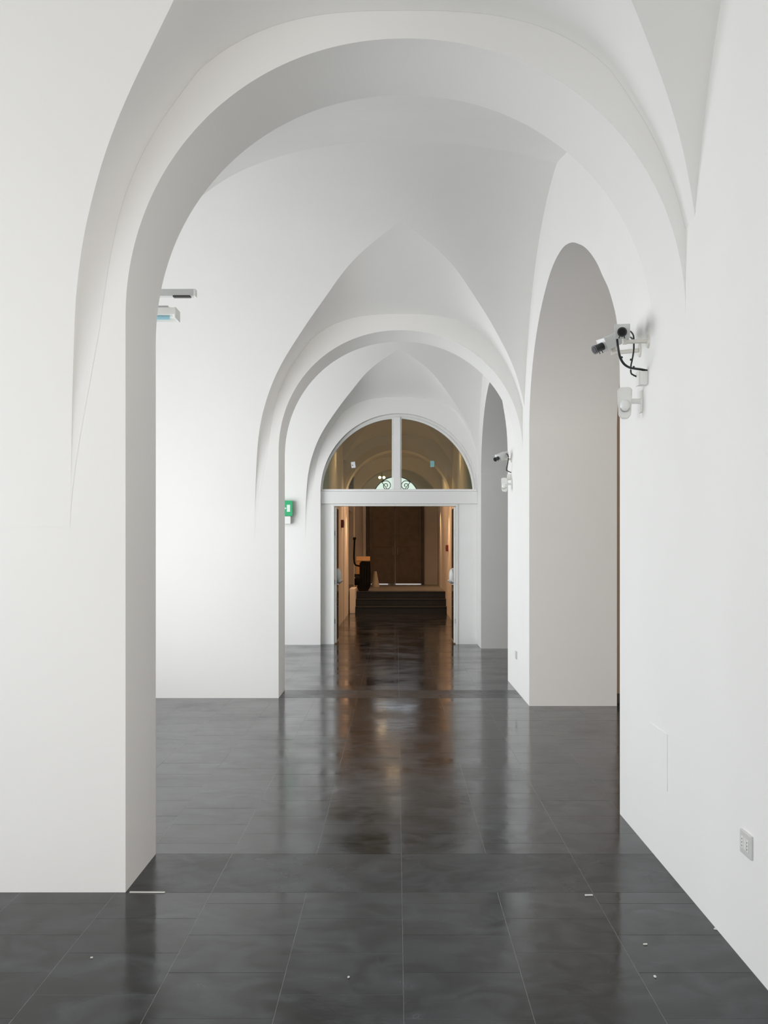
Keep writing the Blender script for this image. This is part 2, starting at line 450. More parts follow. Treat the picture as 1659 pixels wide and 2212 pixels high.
o = link('floor_tiling', V, Fc, TILE, floor); o['kind'] = 'stuff'

# ------------------------------------------------------------------ side room behind the openings
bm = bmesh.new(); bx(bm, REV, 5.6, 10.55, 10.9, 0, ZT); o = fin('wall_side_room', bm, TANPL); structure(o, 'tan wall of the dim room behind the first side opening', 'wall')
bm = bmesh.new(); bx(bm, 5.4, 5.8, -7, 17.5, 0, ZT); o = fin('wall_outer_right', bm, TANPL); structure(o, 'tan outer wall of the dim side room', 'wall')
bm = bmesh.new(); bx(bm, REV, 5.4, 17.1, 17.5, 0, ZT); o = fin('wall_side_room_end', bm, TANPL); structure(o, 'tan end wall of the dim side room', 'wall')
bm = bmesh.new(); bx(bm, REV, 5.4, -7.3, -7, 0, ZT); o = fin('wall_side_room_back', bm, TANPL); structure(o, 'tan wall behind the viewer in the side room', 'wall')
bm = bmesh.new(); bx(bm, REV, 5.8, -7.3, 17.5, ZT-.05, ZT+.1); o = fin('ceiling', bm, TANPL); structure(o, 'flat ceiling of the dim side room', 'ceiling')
bm = bmesh.new(); bx(bm, REV+.005, 5.39, 10.532, 10.549, 0, .09); o = fin('baseboard_side', bm, DFRAME); structure(o, 'low dark skirting on the tan wall of the side room', 'baseboard')
bm = bmesh.new(); bx(bm, -3.75, 6, -7.35, 31.5, ZT+.1, ZT+.25); o = fin('ceiling', bm, PLASTER); structure(o, 'roof slab above the vaults', 'ceiling')

# ------------------------------------------------------------------ hall beyond the doorway
HL, HR = -1.085, 1.125
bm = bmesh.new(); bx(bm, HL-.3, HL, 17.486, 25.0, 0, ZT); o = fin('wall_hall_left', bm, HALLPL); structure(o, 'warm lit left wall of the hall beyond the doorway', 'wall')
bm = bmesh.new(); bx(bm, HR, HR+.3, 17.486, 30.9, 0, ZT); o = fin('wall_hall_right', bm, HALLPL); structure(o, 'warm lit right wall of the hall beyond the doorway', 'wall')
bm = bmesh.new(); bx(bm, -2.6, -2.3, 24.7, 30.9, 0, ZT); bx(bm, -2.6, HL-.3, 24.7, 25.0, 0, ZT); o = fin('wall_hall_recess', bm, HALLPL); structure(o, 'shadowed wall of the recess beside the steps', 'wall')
# end wall with the double door and the fanlight above
END = 30.7
fz, fr_ = 2.80, .66
c = arch_curve(fz, 32, -.02, fr_)
V_, = ([],)
o = pierced_slab('wall_hall_end', -2.6, HR+.3, END, END+.35, ZT,
                 [dict(ua=-.02-fr_, ub=-.02+fr_, sill=2.74, curve=c)], False, HALLPL)
structure(o, 'end wall of the hall with a grilled fanlight above the brown doors', 'wall')
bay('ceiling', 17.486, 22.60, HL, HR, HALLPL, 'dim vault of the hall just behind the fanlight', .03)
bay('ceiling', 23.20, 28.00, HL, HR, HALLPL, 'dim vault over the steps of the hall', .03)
for y0, y1, nm in ((22.60, 23.20, 'wall_hall_arch'), (28.0, 28.5, 'wall_hall_inner_arch')):
    rr = (HR-HL)/2-.012
    o = pierced_slab(nm, HL, HR, y0, y1, ZT, [dict(ua=.02-rr, ub=.02+rr, curve=arch_curve(2.38, 40, .02, rr))], False, HALLPL)
    structure(o, 'dim round arch across the hall', 'wall')
V = []; Fc = []
for k in range(33):
    a = pi*k/32
    for y in (28.5, 30.7): V.append((-.35-1.6*math.cos(a) if False else .02-1.25*math.cos(a), y, 2.45+1.35*math.sin(a)))
Fc = [(2*k, 2*k+2, 2*k+3, 2*k+1) for k in range(32)]
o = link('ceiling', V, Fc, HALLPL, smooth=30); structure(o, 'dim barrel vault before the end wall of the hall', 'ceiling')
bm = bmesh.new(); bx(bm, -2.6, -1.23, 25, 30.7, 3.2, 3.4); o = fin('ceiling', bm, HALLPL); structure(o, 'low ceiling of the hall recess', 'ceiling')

# steps and landing
st = thing('entrance_steps', 'three dark stone steps climbing to the landing before the brown doors', 'steps', (0, 25.0, 0))
for k in range(3):
    bm = bmesh.new(); bx(bm, -.93, HR, 25.0+.35*k, 25.35+.35*k+(.0 if k < 2 else .0), 0, .155*(k+1)-.028, 0); under(fin('riser', bm, STEP), st)
    bm = bmesh.new(); bx(bm, -.93, HR, 24.985+.35*k, 25.36+.35*k, .155*(k+1)-.028, .155*(k+1), .006); under(fin('tread', bm, STEP), st)
bm = bmesh.new(); bx(bm, -2.3, HR, 26.05, END, 0, .460); o = fin('floor_landing', bm, LAND); structure(o, 'pale stone landing above the dark steps', 'floor')
bm = bmesh.new(); bx(bm, -1.06, -.935, 24.97, 26.05, 0, .56, .01); o = fin('stair_cheek', bm, HALLPL); structure(o, 'low plastered cheek wall beside the steps', 'wall')
bm = bmesh.new(); bx(bm, -1.6, -.9, 24.6, 24.96, 0, .0025); bm.free()

# brown double door
dr = bpy.data.objects.new('door_1', None); dr.location = (0, END, .46); C.objects.link(dr); structure(dr, 'tall brown double door at the end of the hall', 'door')
bpy.context.view_layer.update()
dx0, dx1, dz0, dz1 = -.765, .685, .465, 2.66
bm = bmesh.new()
bx(bm, dx0-.07, dx0, END-.09, END-.002, dz0, dz1+.07, .006); bx(bm, dx1, dx1+.07, END-.09, END-.002, dz0, dz1+.07, .006); bx(bm, dx0, dx1, END-.09, END-.002, dz1, dz1+.07, .006)
under(fin('door_frame', bm, DFRAME), dr)
mid = (dx0+dx1)/2
for a, b, sx in ((dx0+.006, mid-.012, 1), (mid+.012, dx1-.006, -1)):
    bm = bmesh.new(); bx(bm, a, b, END-.06, END-.01, dz0+.03, dz1-.01, .004); lf = under(fin('door_leaf', bm, DOORW), dr)
    for z0, z1 in ((dz0+.10, dz0+.86), (dz0+1.04, dz1-.12)):
        bm = bmesh.new(); bx(bm, a+.09, b-.09, END-.072, END-.058, z0, z1, .006); p = fin('panel', bm, DOORW); p.parent = lf
    hx = b-.05 if sx > 0 else a+.05
    bm = bmesh.new(); tube(bm, [(hx, END-.12, dz0+.82), (hx, END-.12, dz0+1.02)], .012, 8); tube(bm, [(hx, END-.12, dz0+.84), (hx, END-.055, dz0+.84)], .008, 6); tube(bm, [(hx, END-.12, dz0+1.0), (hx, END-.055, dz0+1.0)], .008, 6)
    p = fin('handle', bm, STEEL); p.parent = lf
bm = bmesh.new(); bx(bm, mid+.012, dx1-.02, END-.055, END-.015, dz0+.002, dz0+.02); under(fin('threshold_glow', bm, mat('threshold_light_gap', (.8, .8, .8), .4, emit=(.9, .92, .95), estr=.35)), dr)['label'] = 'glowing strip standing in for daylight under the door leaf'  # emissive strips stand in for daylight leaking under the leaves
bm = bmesh.new(); bx(bm, dx0+.06, mid-.2, END-.055, END-.015, dz0+.002, dz0+.02); under(fin('threshold_glow', bm, bpy.data.materials['threshold_light_gap']), dr)
# pilaster beside the door
bm = bmesh.new(); bx(bm, -.93, -.85, END-.13, END, .46, ZT-.4, .004); o = fin('trim_1', bm, HALLPL); structure(o, 'narrow pilaster beside the brown doors', 'trim')

# fanlight grille far away
gr = thing('fanlight_grille', 'scrolled iron grille in the bright half-round window above the brown doors', 'grille', (-.02, END+.1, 2.78))
bm = bmesh.new()
tube(bm, [(-.02-fr_*.985*math.cos(pi*k/24), END+.1, fz+fr_*.985*math.sin(pi*k/24)) for k in range(25)], .016, 6)
tube(bm, [(-.02-fr_, END+.1, fz-.03), (-.02+fr_, END+.1, fz-.03)], .016, 6)
under(fin('rim', bm, IRON), gr)
def spiral(cx, cz, r0, turns, sgn, a0, n=34):
    return [(cx+r0*(1-.86*k/n)*math.cos(a0+sgn*2*pi*turns*k/n), END+.1, cz+r0*(1-.86*k/n)*math.sin(a0+sgn*2*pi*turns*k/n)) for k in range(n+1)]
for sx in (-1, 1):
    for cx, cz, r0, a0 in ((.42, .17, .13, 0), (.27, .40, .15, .6), (.13, .16, .11, 1.9)):
        bm = bmesh.new(); tube(bm, spiral(-.02+sx*cx, fz+cz, r0, 1.6, sx, a0 if sx > 0 else pi-a0), .012, 6); under(fin('scroll', bm, IRON), gr)
for a in (.9, 1.57, 2.24):
    bm = bmesh.new(); tube(bm, [(-.02, END+.1, fz), (-.02+fr_*math.cos(a), END+.1, fz+fr_*math.sin(a))], .011, 6); under(fin('bar', bm, IRON), gr)

# ------------------------------------------------------------------ door screen in the far arch
YS = 16.99
scr = bpy.data.objects.new('door_2', None); scr.location = (0, YS, 0); C.objects.link(scr); structure(scr, 'white panelled door screen filling the lower half of the far arch', 'door')
bpy.context.view_layer.update()
XLf, XRf = XL+.002, XR-.002
bm = bmesh.new(); bx(bm, XLf, -.985, YS, YS+.12, 0, 2.144); under(fin('side_panel', bm, WOOD), scr)
bm = bmesh.new(); bx(bm, .935, XRf, YS, YS+.12, 0, 2.144); under(fin('side_panel', bm, WOOD), scr)
bm = bmesh.new(); bx(bm, XLf, XRf, YS-.03, YS+.12, 2.146, 2.335, .004); under(fin('transom', bm, WOOD), scr)
bm = bmesh.new(); bx(bm, -.985, -.955, YS-.012, YS+.14, 0, 2.112, .003); bx(bm, .905, .935, YS-.012, YS+.14, 0, 2.112, .003); bx(bm, -.985, .935, YS-.012, YS+.14, 2.112, 2.144, .003)
under(fin('door_frame', bm, PLAST), scr)
for sx, x in ((-1, -.952), (1, .902)):
    bm = bmesh.new(); bx(bm, min(x, x-sx*.03), max(x, x-sx*.03), YS+.02, YS+.06, .02, 2.10, .003)
    lf = under(fin('hinge_stile', bm, PLAST), scr)
    bm = bmesh.new(); bx(bm, x-sx*.012-.004, x-sx*.012+.004, YS+.065, YS+.93, .03, 2.09)
    p = under(fin('door_pane', bm, CLEAR), scr)
    # wrapped handle
    hz = 1.04; hy = YS+.22; hx = x-sx*.03
    bm = bmesh.new(); bmesh.ops.create_uvsphere(bm, u_segments=18, v_segments=12, radius=1)
    for v in bm.verts: v.co = Vector((hx-sx*.01+v.co.x*.055, hy+v.co.y*.07, hz+v.co.z*.115+.01*math.sin(7*v.co.x+5*v.co.y)))
    bd = under(fin('handle_wrap', bm, WRAP, smooth=60), scr); bd['label'] = 'white wrapping bundled around the door handle'
    bm = bmesh.new(); tube(bm, [(hx-sx*.01, hy, hz-.05), (hx-sx*.055, hy-.01, hz-.10)], [.03, .045], 8); under(fin('wrap_tip', bm, CAMW), scr)
    for z in (.35, .95, 1.7):
        bm = bmesh.new(); tube(bm, [(x-sx*.004, YS+.016, z-.035), (x-sx*.004, YS+.016, z+.035)], .007, 8); under(fin('hinge', bm, STEEL), scr)
# fanlight window
fw = bpy.data.objects.new('window_1', None); fw.location = (0, YS, 2.34); C.objects.link(fw); structure(fw, 'white framed half-round fanlight above the doorway with dark tinted glass', 'window')
bpy.context.view_layer.update()
GC, GZ, GR = .012, 2.30, 1.150
def ringband(bm, outer, inner, y0, y1):
    n = len(outer); q = []
    for (ox, oz), (ix, iz) in zip(outer, inner):
        q.append([bm.verts.new((ox, y0, oz)), bm.verts.new((ix, y0, iz)), bm.verts.new((ix, y1, iz)), bm.verts.new((ox, y1, oz))])
    for a, b in zip(q, q[1:]):
        for k in range(4): bm.faces.new((a[k], a[(k+1) % 4], b[(k+1) % 4], b[k]))
    bm.faces.new(q[0]); bm.faces.new(q[-1][::-1])
ZB = 2.372
def inn(r, zb=ZB, n=48, c=GC):
    a0 = math.asin((zb-GZ)/r); return [(c-r*math.cos(a0+(pi-2*a0)*k/n), GZ+r*math.sin(a0+(pi-2*a0)*k/n)) for k in range(n+1)]
def outf(n=48, r=R-.002, zc=2.324, zb=2.336):
    a0 = math.asin((zb-zc)/r); return [(XC-r*math.cos(a0+(pi-2*a0)*k/n), zc+r*math.sin(a0+(pi-2*a0)*k/n)) for k in range(n+1)]
bm = bmesh.new(); ringband(bm, outf(), inn(GR), YS, YS+.09); under(fin('arched_frame', bm, WOOD, smooth=30), fw)
bm = bmesh.new(); ringband(bm, inn(GR+.03), inn(GR+.012), YS-.014, YS+.02); under(fin('bead', bm, PLAST, smooth=30), fw)
bm = bmesh.new(); bx(bm, XLf+.01, XRf-.01, YS-.012, YS+.09, 2.337, ZB, .004); under(fin('sill_rail', bm, WOOD), fw)
bm = bmesh.new(); bx(bm, -.055, .055, YS-.03, YS+.088, ZB, GZ+GR+.02, .004); under(fin('mullion', bm, WOOD), fw)
for sx in (-1, 1):
    pts = inn(GR-.001)
    pts = [(x, z) for x, z in pts if (x-.0)*sx > .056]
    xm = .058*sx
    zt = GZ+math.sqrt(GR**2-(xm-GC)**2)-.001
    loop = ([(xm, ZB)]+ (pts+[(xm, zt)] if sx < 0 else [(xm, zt)]+pts))
    bm = bmesh.new(); a = [bm.verts.new((x, YS+.04, z)) for x, z in loop]; b = [bm.verts.new((x, YS+.046, z)) for x, z in loop]
    bm.faces.new(a); bm.faces.new(b[::-1])
    for k in range(len(a)): bm.faces.new((a[k], a[(k+1) % len(a)], b[(k+1) % len(a)], b[k]))
    under(fin('pane', bm, GLASS), fw)
    bm = bmesh.new(); x = .058*sx; bx(bm, min(x, x+.016*sx), max(x, x+.016*sx), YS-.012, YS+.03, ZB, zt, .002); under(fin('bead', bm, PLAST), fw)
def card(name, cx, cz, w_, h_, rot, m, label):
    M = Matrix.Translation((cx, YS+.037, cz)) @ Matrix.Rotation(rot, 4, 'Y')
    bm = bmesh.new(); bx(bm, -w_/2, w_/2, -.001, .001, -h_/2, h_/2, 0, M); return tag(fin(name, bm, m), label, 'sticker')
s1 = card('paper_sticker', (764-857)/139.6, EYE+(1184-1006)/139.6, .062, .092, -.12, STICK, 'small white paper note stuck on the glass of the fanlight')
bm = bmesh.new(); M = Matrix.Translation(((762.5-857)/139.6, YS+.0352, EYE+(1184-1007)/139.6)); bx(bm, -.008, .008, -.0005, .0005, -.006, .006, 0, M); under(fin('printed_mark', bm, GRIDM), s1)
card('paper_sticker', (933-857)/139.6, EYE+(1184-1004)/139.6, .062, .095, 0, TEAL, 'small teal paper square stuck on the glass of the fanlight')

# ------------------------------------------------------------------ hall fittings
def lamp(name, x, y, z, bulbs, ztop, label, power):
    t = thing(name, label, 'lamp', (x, y, z))
    bm = bmesh.new(); tube(bm, [(x, y, z+.05), (x, y, ztop)], .008, 6); under(fin('stem', bm, IRON), t)
    bm = bmesh.new(); tube(bm, [(x+min(bulbs)-.02, y, z+.04), (x+max(bulbs)+.02, y, z+.04)], .012, 6); under(fin('crossbar', bm, IRON), t)
    for b in bulbs:
        bm = bmesh.new(); bmesh.ops.create_uvsphere(bm, u_segments=12, v_segments=8, radius=.034)
        for v in bm.verts: v.co += Vector((x+b, y, z))
        under(fin('bulb', bm, BULB, smooth=80), t)
        point('bulb_light', (x+b, y-.07, z-.05), power, WARM, .035)
    return t
lamp('ceiling_lamp', -.07, 26.6, 3.88, (-.085, .085), 4.30, 'two-bulb warm lamp hanging high under the hall vault, by the mullion', .12)
lamp('ceiling_lamp', -.40, 29.9, 3.37, (-.056, .056), 3.72, 'two-bulb warm lamp above the brown doors, lit orange', .1)
for x, y, z, nm in ((HL, 19.7, 2.37, 'left wall near the doorway'), (HR, 19.7, 2.37, 'right wall near the doorway'), (HL, 23.9, 2.55, 'left wall near the steps'),
                    (HR, 23.9, 2.55, 'right wall near the steps'), (HR, 28.3, 2.75, 'right wall above the landing')):
    sgn = 1 if x < 0 else -1
    t = thing('wall_fill', 'black up and down wall light on the hall\'s '+nm, 'lamp', (x, y, z))  # added to light the hall, placed where the transom hides it
    bm = bmesh.new(); tube(bm, [(x+sgn*.30, y, z-.07), (x+sgn*.30, y, z+.07)], .035, 14); under(fin('fill_body', bm, BLACK, smooth=40), t)
    bm = bmesh.new(); bx(bm, min(x, x+sgn*.28), max(x, x+sgn*.28), y-.015, y+.015, z-.02, z+.02, .003); under(fin('wall_bracket', bm, BLACK), t)
    for dz, rx, e in ((-.09, 0, 42 if y > 20 else 22), (.09, pi, 0 if y > 28 else 30)):
        l = bpy.data.lights.new('wall_fill_beam', 'SPOT'); l.energy = e*(1.3 if y > 28 else 1); l.color = WARM; l.spot_size = 1.7 if dz < 0 else 1.5; l.spot_blend = 1; l.shadow_soft_size = .03
        o = bpy.data.objects.new('wall_fill_beam', l); o.location = (x+sgn*.30, y, z+dz); o.rotation_euler = (rx, 0, 0); C.objects.link(o)
for y, zc_, e, nm in ((19.3, 3.72, 38, 'first'), (22.75, 3.44, 90, 'second'), (25.6, 4.22, 130, 'third')):
    t = thing('crown_fill', nm+' added black fill light under the crown of the hall vault, hidden behind the mullion', 'lamp', (0, y, zc_))  # added to brighten the hall, kept out of sight by the mullion
    bm = bmesh.new(); tube(bm, [(0, y, zc_), (0, y, zc_+.06)], [.045, .03], 14); under(fin('fill_head', bm, BLACK, smooth=40), t)
    bm = bmesh.new(); tube(bm, [(0, y, zc_+.06), (0, y, zc_+.20)], .008, 6); under(fin('stem', bm, BLACK), t)
    l = bpy.data.lights.new('crown_fill_beam', 'SPOT'); l.energy = e; l.color = WARM; l.spot_size = 2.45; l.spot_blend = .6; l.shadow_soft_size = .04
    o = bpy.data.objects.new('crown_fill_beam', l); o.location = (0, y, zc_-.01); C.objects.link(o)
def callpoint(x0, x1, y0, y1, z0, z1, label):
    t = thing('alarm_call_point', label, 'alarm', ((x0+x1)/2, (y0+y1)/2, z0))
    bm = bmesh.new(); bx(bm, x0, x1, y0, y1, z0, z1, .008); under(fin('housing', bm, RED), t)
    bm = bmesh.new(); a = (x1, x1+.003) if x0 < 0 and x1-x0 < .08 else (x0-.003, x0)
    bx(bm, a[0], a[1], y0+.03, y1-.03, z0+.03, z1-.03); under(fin('push_plate', bm, SIGNW if False else GRIDM), t)
callpoint(HL, HL+.05, 21.6, 21.9, 1.87, 2.02, 'small dark red alarm box on the left wall of the hall')
callpoint(HR-.05, HR, 24.2, 24.42, 1.40, 1.54, 'small dark red alarm box on the right wall of the hall')

# machine on the landing edge
mc = thing('cleaning_machine', 'tall black machine with a bent pipe standing at the edge of the steps', 'machine', (-.72, 26.3, .46))
Y0 = 26.3
def mx_(px): return (px-857)/F*Y0
def mz_(py): return EYE+(1184-py)/F*Y0
bm = bmesh.new()
prof_m = [(777, 1216), (781, 1212), (800, 1213), (801, 1240), (800, 1268), (794, 1277), (776, 1277), (771, 1268), (777, 1255)]
a = [bm.verts.new((mx_(x), Y0-.12, mz_(y))) for x, y in prof_m]; b = [bm.verts.new((mx_(x), Y0+.16, mz_(y))) for x, y in prof_m]
bm.faces.new(a); bm.faces.new(b[::-1])
for k in range(len(a)): bm.faces.new((a[k], a[(k+1) % len(a)], b[(k+1) % len(a)], b[k]))
bmesh.ops.bevel(bm, geom=bm.edges[:], offset=.012, segments=2, affect='EDGES')
under(fin('body', bm, DARKM, smooth=40), mc)
bm = bmesh.new()
for px in (783, 789, 795): bx(bm, mx_(px), mx_(px)+.012, Y0-.135, Y0-.12, mz_(1262), mz_(1222), .002)
under(fin('ribs', bm, mat('worn_black', (.018, .017, .016), .6, spec=.2)), mc)
bm = bmesh.new(); tube(bm, [(mx_(766), Y0-.02, mz_(1252)), (mx_(778), Y0-.02, mz_(1252))], .13, 20); under(fin('drum', bm, DARKM, smooth=40), mc)
bm = bmesh.new(); tube(bm, spline([(mx_(766), Y0, mz_(1163)), (mx_(765), Y0, mz_(1190)), (mx_(765), Y0, mz_(1210)), (mx_(768), Y0, mz_(1220)), (mx_(779), Y0, mz_(1223))], 6), .021, 10)
tube(bm, [(mx_(762.5), Y0, mz_(1163)), (mx_(769), Y0, mz_(1163))], .028, 8); under(fin('bent_pipe', bm, DARKM, smooth=50), mc)
for px, py in ((763, 1228), (767, 1248), (772, 1271)):
    bm = bmesh.new(); bmesh.ops.create_uvsphere(bm, u_segments=10, v_segments=6, radius=.014)
    for v in bm.verts: v.co += Vector((mx_(px), Y0-.17, mz_(py)))
    under(fin('knob', bm, STEEL), mc)
bm = bmesh.new()
for px in (779, 793):
    tube(bm, [(mx_(px)-.0, Y0-.08, .50), (mx_(px)+.0, Y0+.1, .50)], .04, 12)
under(fin('wheel', bm, BLACK), mc)
# orange-lit carton behind
ct = thing('carton', 'open cardboard box lit orange behind the black machine', 'box', (mx_(785)*1.04, 27.4, .46))
k_ = 27.4/Y0
cx0, cx1 = (770-857)/F*27.4, (797-857)/F*27.4
z_t, z_b = EYE+(1184-1211)/F*27.4, .462
bm = bmesh.new(); bx(bm, cx0, cx1, 27.25, 27.55, z_b, z_t, .004); under(fin('box_body', bm, ORANGE), ct)
bm = bmesh.new(); M = Matrix.Translation((0, 27.24, z_t)) @ Matrix.Rotation(-.5, 4, 'X'); bx(bm, cx0, cx1+.03, 0, .012, 0, .12, .002, M); under(fin('box_flap', bm, ORANGE), ct)
bm = bmesh.new(); bmesh.ops.create_cone(bm, cap_ends=True, segments=14, radius1=.13, radius2=.035, depth=.40)
for v in bm.verts: v.co = Vector((v.co.x*(.8+.2*math.cos(5*v.co.y*9)), v.co.y, v.co.z))+Vector(((811-857)/F*29, 28.9, .665))
t = tag(fin('draped_cloth', bm, CLOTH, smooth=60), 'pale cloth draped in a cone beside the brown doors', 'cloth')

# ------------------------------------------------------------------ emergency exit sign on the far wall face
sg = thing('exit_sign', 'green emergency exit sign above a white box on the far wall', 'sign', (-1.66, FAR[0]-.05, 2.07))
sx1 = (630.5-857)/142.1; sx0 = sx1-.30; sz1 = EYE+(1184-1082)/142.1; sz0 = EYE+(1184-1115)/142.1; Ys = FAR[0]-.10
bm = bmesh.new(); bx(bm, sx0, sx1, Ys, Ys+.06, sz0, sz1, .004); under(fin('sign_panel', bm, GREEN), sg)
bm = bmesh.new(); bx(bm, sx0+.05, sx1-.05, Ys+.06, FAR[0]+.0, sz0+.05, sz1-.04); under(fin('wall_mount', bm, PLAST), sg)
bm = bmesh.new(); bx(bm, (618.3-857)/142.1, (625.3-857)/142.1, Ys-.003, Ys, EYE+(1184-1106)/142.1, EYE+(1184-1091)/142.1); under(fin('door_symbol', bm, SIGNW), sg)
bm = bmesh.new()                               # arrow with lozenge head
ax, az = (614.5-857)/142.1, EYE+(1184-1098.5)/142.1
pts = [(-.022, 0), (-.006, .012), (.006, .012), (.022, 0), (.006, -.012), (-.006, -.012)]
vv = [bm.verts.new((ax+x, Ys-.003, az+z)) for x, z in pts]; v2 = [bm.verts.new((ax+x, Ys, az+z)) for x, z in pts]
bm.faces.new(vv)
for k in range(6): bm.faces.new((vv[k], v2[k], v2[(k+1) % 6], vv[(k+1) % 6]))
under(fin('arrow_symbol', bm, SIGNW), sg)
px = (608.5-857)/142.1-.012; zc_ = EYE+(1184-1099)/142.1
def rect_strip(pts, wd):
    bm_ = bmesh.new(); n = len(pts); L_, R_ = [], []
    for i, (x, z) in enumerate(pts):
        dx = pts[min(i+1, n-1)][0]-pts[max(i-1, 0)][0]; dz = pts[min(i+1, n-1)][1]-pts[max(i-1, 0)][1]; k = math.hypot(dx, dz)
        L_.append((x-dz/k*wd/2, z+dx/k*wd/2)); R_.append((x+dz/k*wd/2, z-dx/k*wd/2))
    o_ = L_+R_[::-1]; a_ = [bm_.verts.new((x, Ys-.003, z)) for x, z in o_]; b_ = [bm_.verts.new((x, Ys, z)) for x, z in o_]
    for i in range(n-1): bm_.faces.new((a_[i], a_[i+1], a_[2*n-2-i], a_[2*n-1-i]))
    for i in range(2*n): bm_.faces.new((a_[i], a_[(i+1) % (2*n)], b_[(i+1) % (2*n)], b_[i]))
    return bm_
fig = under(fin('running_figure', rect_strip([(px+.006, zc_+.035), (px-.006, zc_+.004), (px+.012, zc_-.022), (px+.004, zc_-.055)], .018), SIGNW), sg)
for nm, pts in (('figure_limb', [(px-.006, zc_+.002), (px-.020, zc_-.026), (px-.050, zc_-.032)]), ('figure_limb', [(px+.004, zc_+.030), (px+.026, zc_+.012)]), ('figure_limb', [(px+.002, zc_+.032), (px-.030, zc_+.026), (px-.040, zc_+.006)]),
                ('figure_head', [(px+.010, zc_+.046), (px+.016, zc_+.058), (px+.022, zc_+.068)])):
    p = fin(nm, rect_strip(pts, .020 if nm == 'figure_head' else .010), SIGNW); p.parent = fig
bx0, bx1 = (607.5-857)/142.1-.05, (626-857)/142.1
bm = bmesh.new(); bx(bm, bx0, bx1, Ys+.005, FAR[0]+.0, EYE+(1184-1132)/142.1, sz0-.004, .004); under(fin('battery_box', bm, PLAST), sg)

sg.location.x += .02
# ------------------------------------------------------------------ suspended fittings at the left of the first vault
def sp(px, py, Y): return ((px-857)/F*Y, EYE+(1184-py)/F*Y)
YA = 8.1
t = thing('suspended_track', 'white track bar hanging on a wire beside the first pier, upper one', 'light fitting', (-1.9, YA, sp(0, 633, YA)[1]))
xa, za = sp(424, 641, YA); _, zb = sp(0, 626, YA)
bm = bmesh.new(); bx(bm, -3.1, xa-.015, YA-.03, YA+.03, za, zb, .003); under(fin('track_body', bm, CAMW), t)
bm = bmesh.new(); bx(bm, xa-.015, xa, YA-.032, YA+.032, za-.002, zb+.001, .003); under(fin('end_cap', bm, PLAST), t)
bm = bmesh.new(); bx(bm, sp(375, 0, YA)[0], sp(412, 0, YA)[0], YA-.033, YA+.02, za-.006, za+.003); under(fin('contact_slot', bm, GRIDM), t)
wx = sp(337, 0, YA)[0]
bm = bmesh.new(); tube(bm, [(wx, YA, zb), (wx, YA, 4.44)], .0035, 6); tube(bm, [(wx, YA, zb), (wx, YA, zb+.035)], .009, 8); bx(bm, wx-.03, wx+.04, YA-.01, YA+.01, zb, zb+.004); under(fin('suspension_wire', bm, STEEL), t)
YB = 7.6
t = thing('fluorescent_fitting', 'white fluorescent trough with blue tube hanging below the track bar', 'light fitting', (-1.9, YB, sp(0, 690, YB)[1]))
x1, z0 = sp(384.5, 692, YB); _, z1 = sp(0, 669, YB); _, z2 = sp(0, 662, YB); x2 = sp(365, 0, YB)[0]
bm = bmesh.new(); bx(bm, -3.1, x2, YB-.03, YB+.03, z1, z2, .003); under(fin('gear_box', bm, CAMW), t)
_, zm = sp(0, 684, YB)
bm = bmesh.new(); bx(bm, -3.1, x1-.01, YB-.075, YB+.075, zm, z1, .003); under(fin('trough', bm, PLAST), t)
bm = bmesh.new(); bx(bm, x1-.01, x1, YB-.08, YB+.08, z0, z1+.002, .003); under(fin('end_plate', bm, PLAST), t)
bm = bmesh.new(); tube(bm, [(-3.08, YB-.03, zm-.014), (x1-.05, YB-.03, zm-.014)], .013, 10); under(fin('tube', bm, TUBE, smooth=50), t)
bm = bmesh.new(); bx(bm, -3.1, x1-.01, YB+.068, YB+.075, z0+.004, zm); under(fin('rear_lip', bm, PLAST), t)
wx = sp(337.5, 0, YB)[0]
bm = bmesh.new(); tube(bm, [(wx, YB, z2), (wx, YB, 4.41)], .0035, 6); bx(bm, wx-.03, wx+.012, YB-.01, YB+.01, z2, z2+.005); under(fin('suspension_wire', bm, STEEL), t)

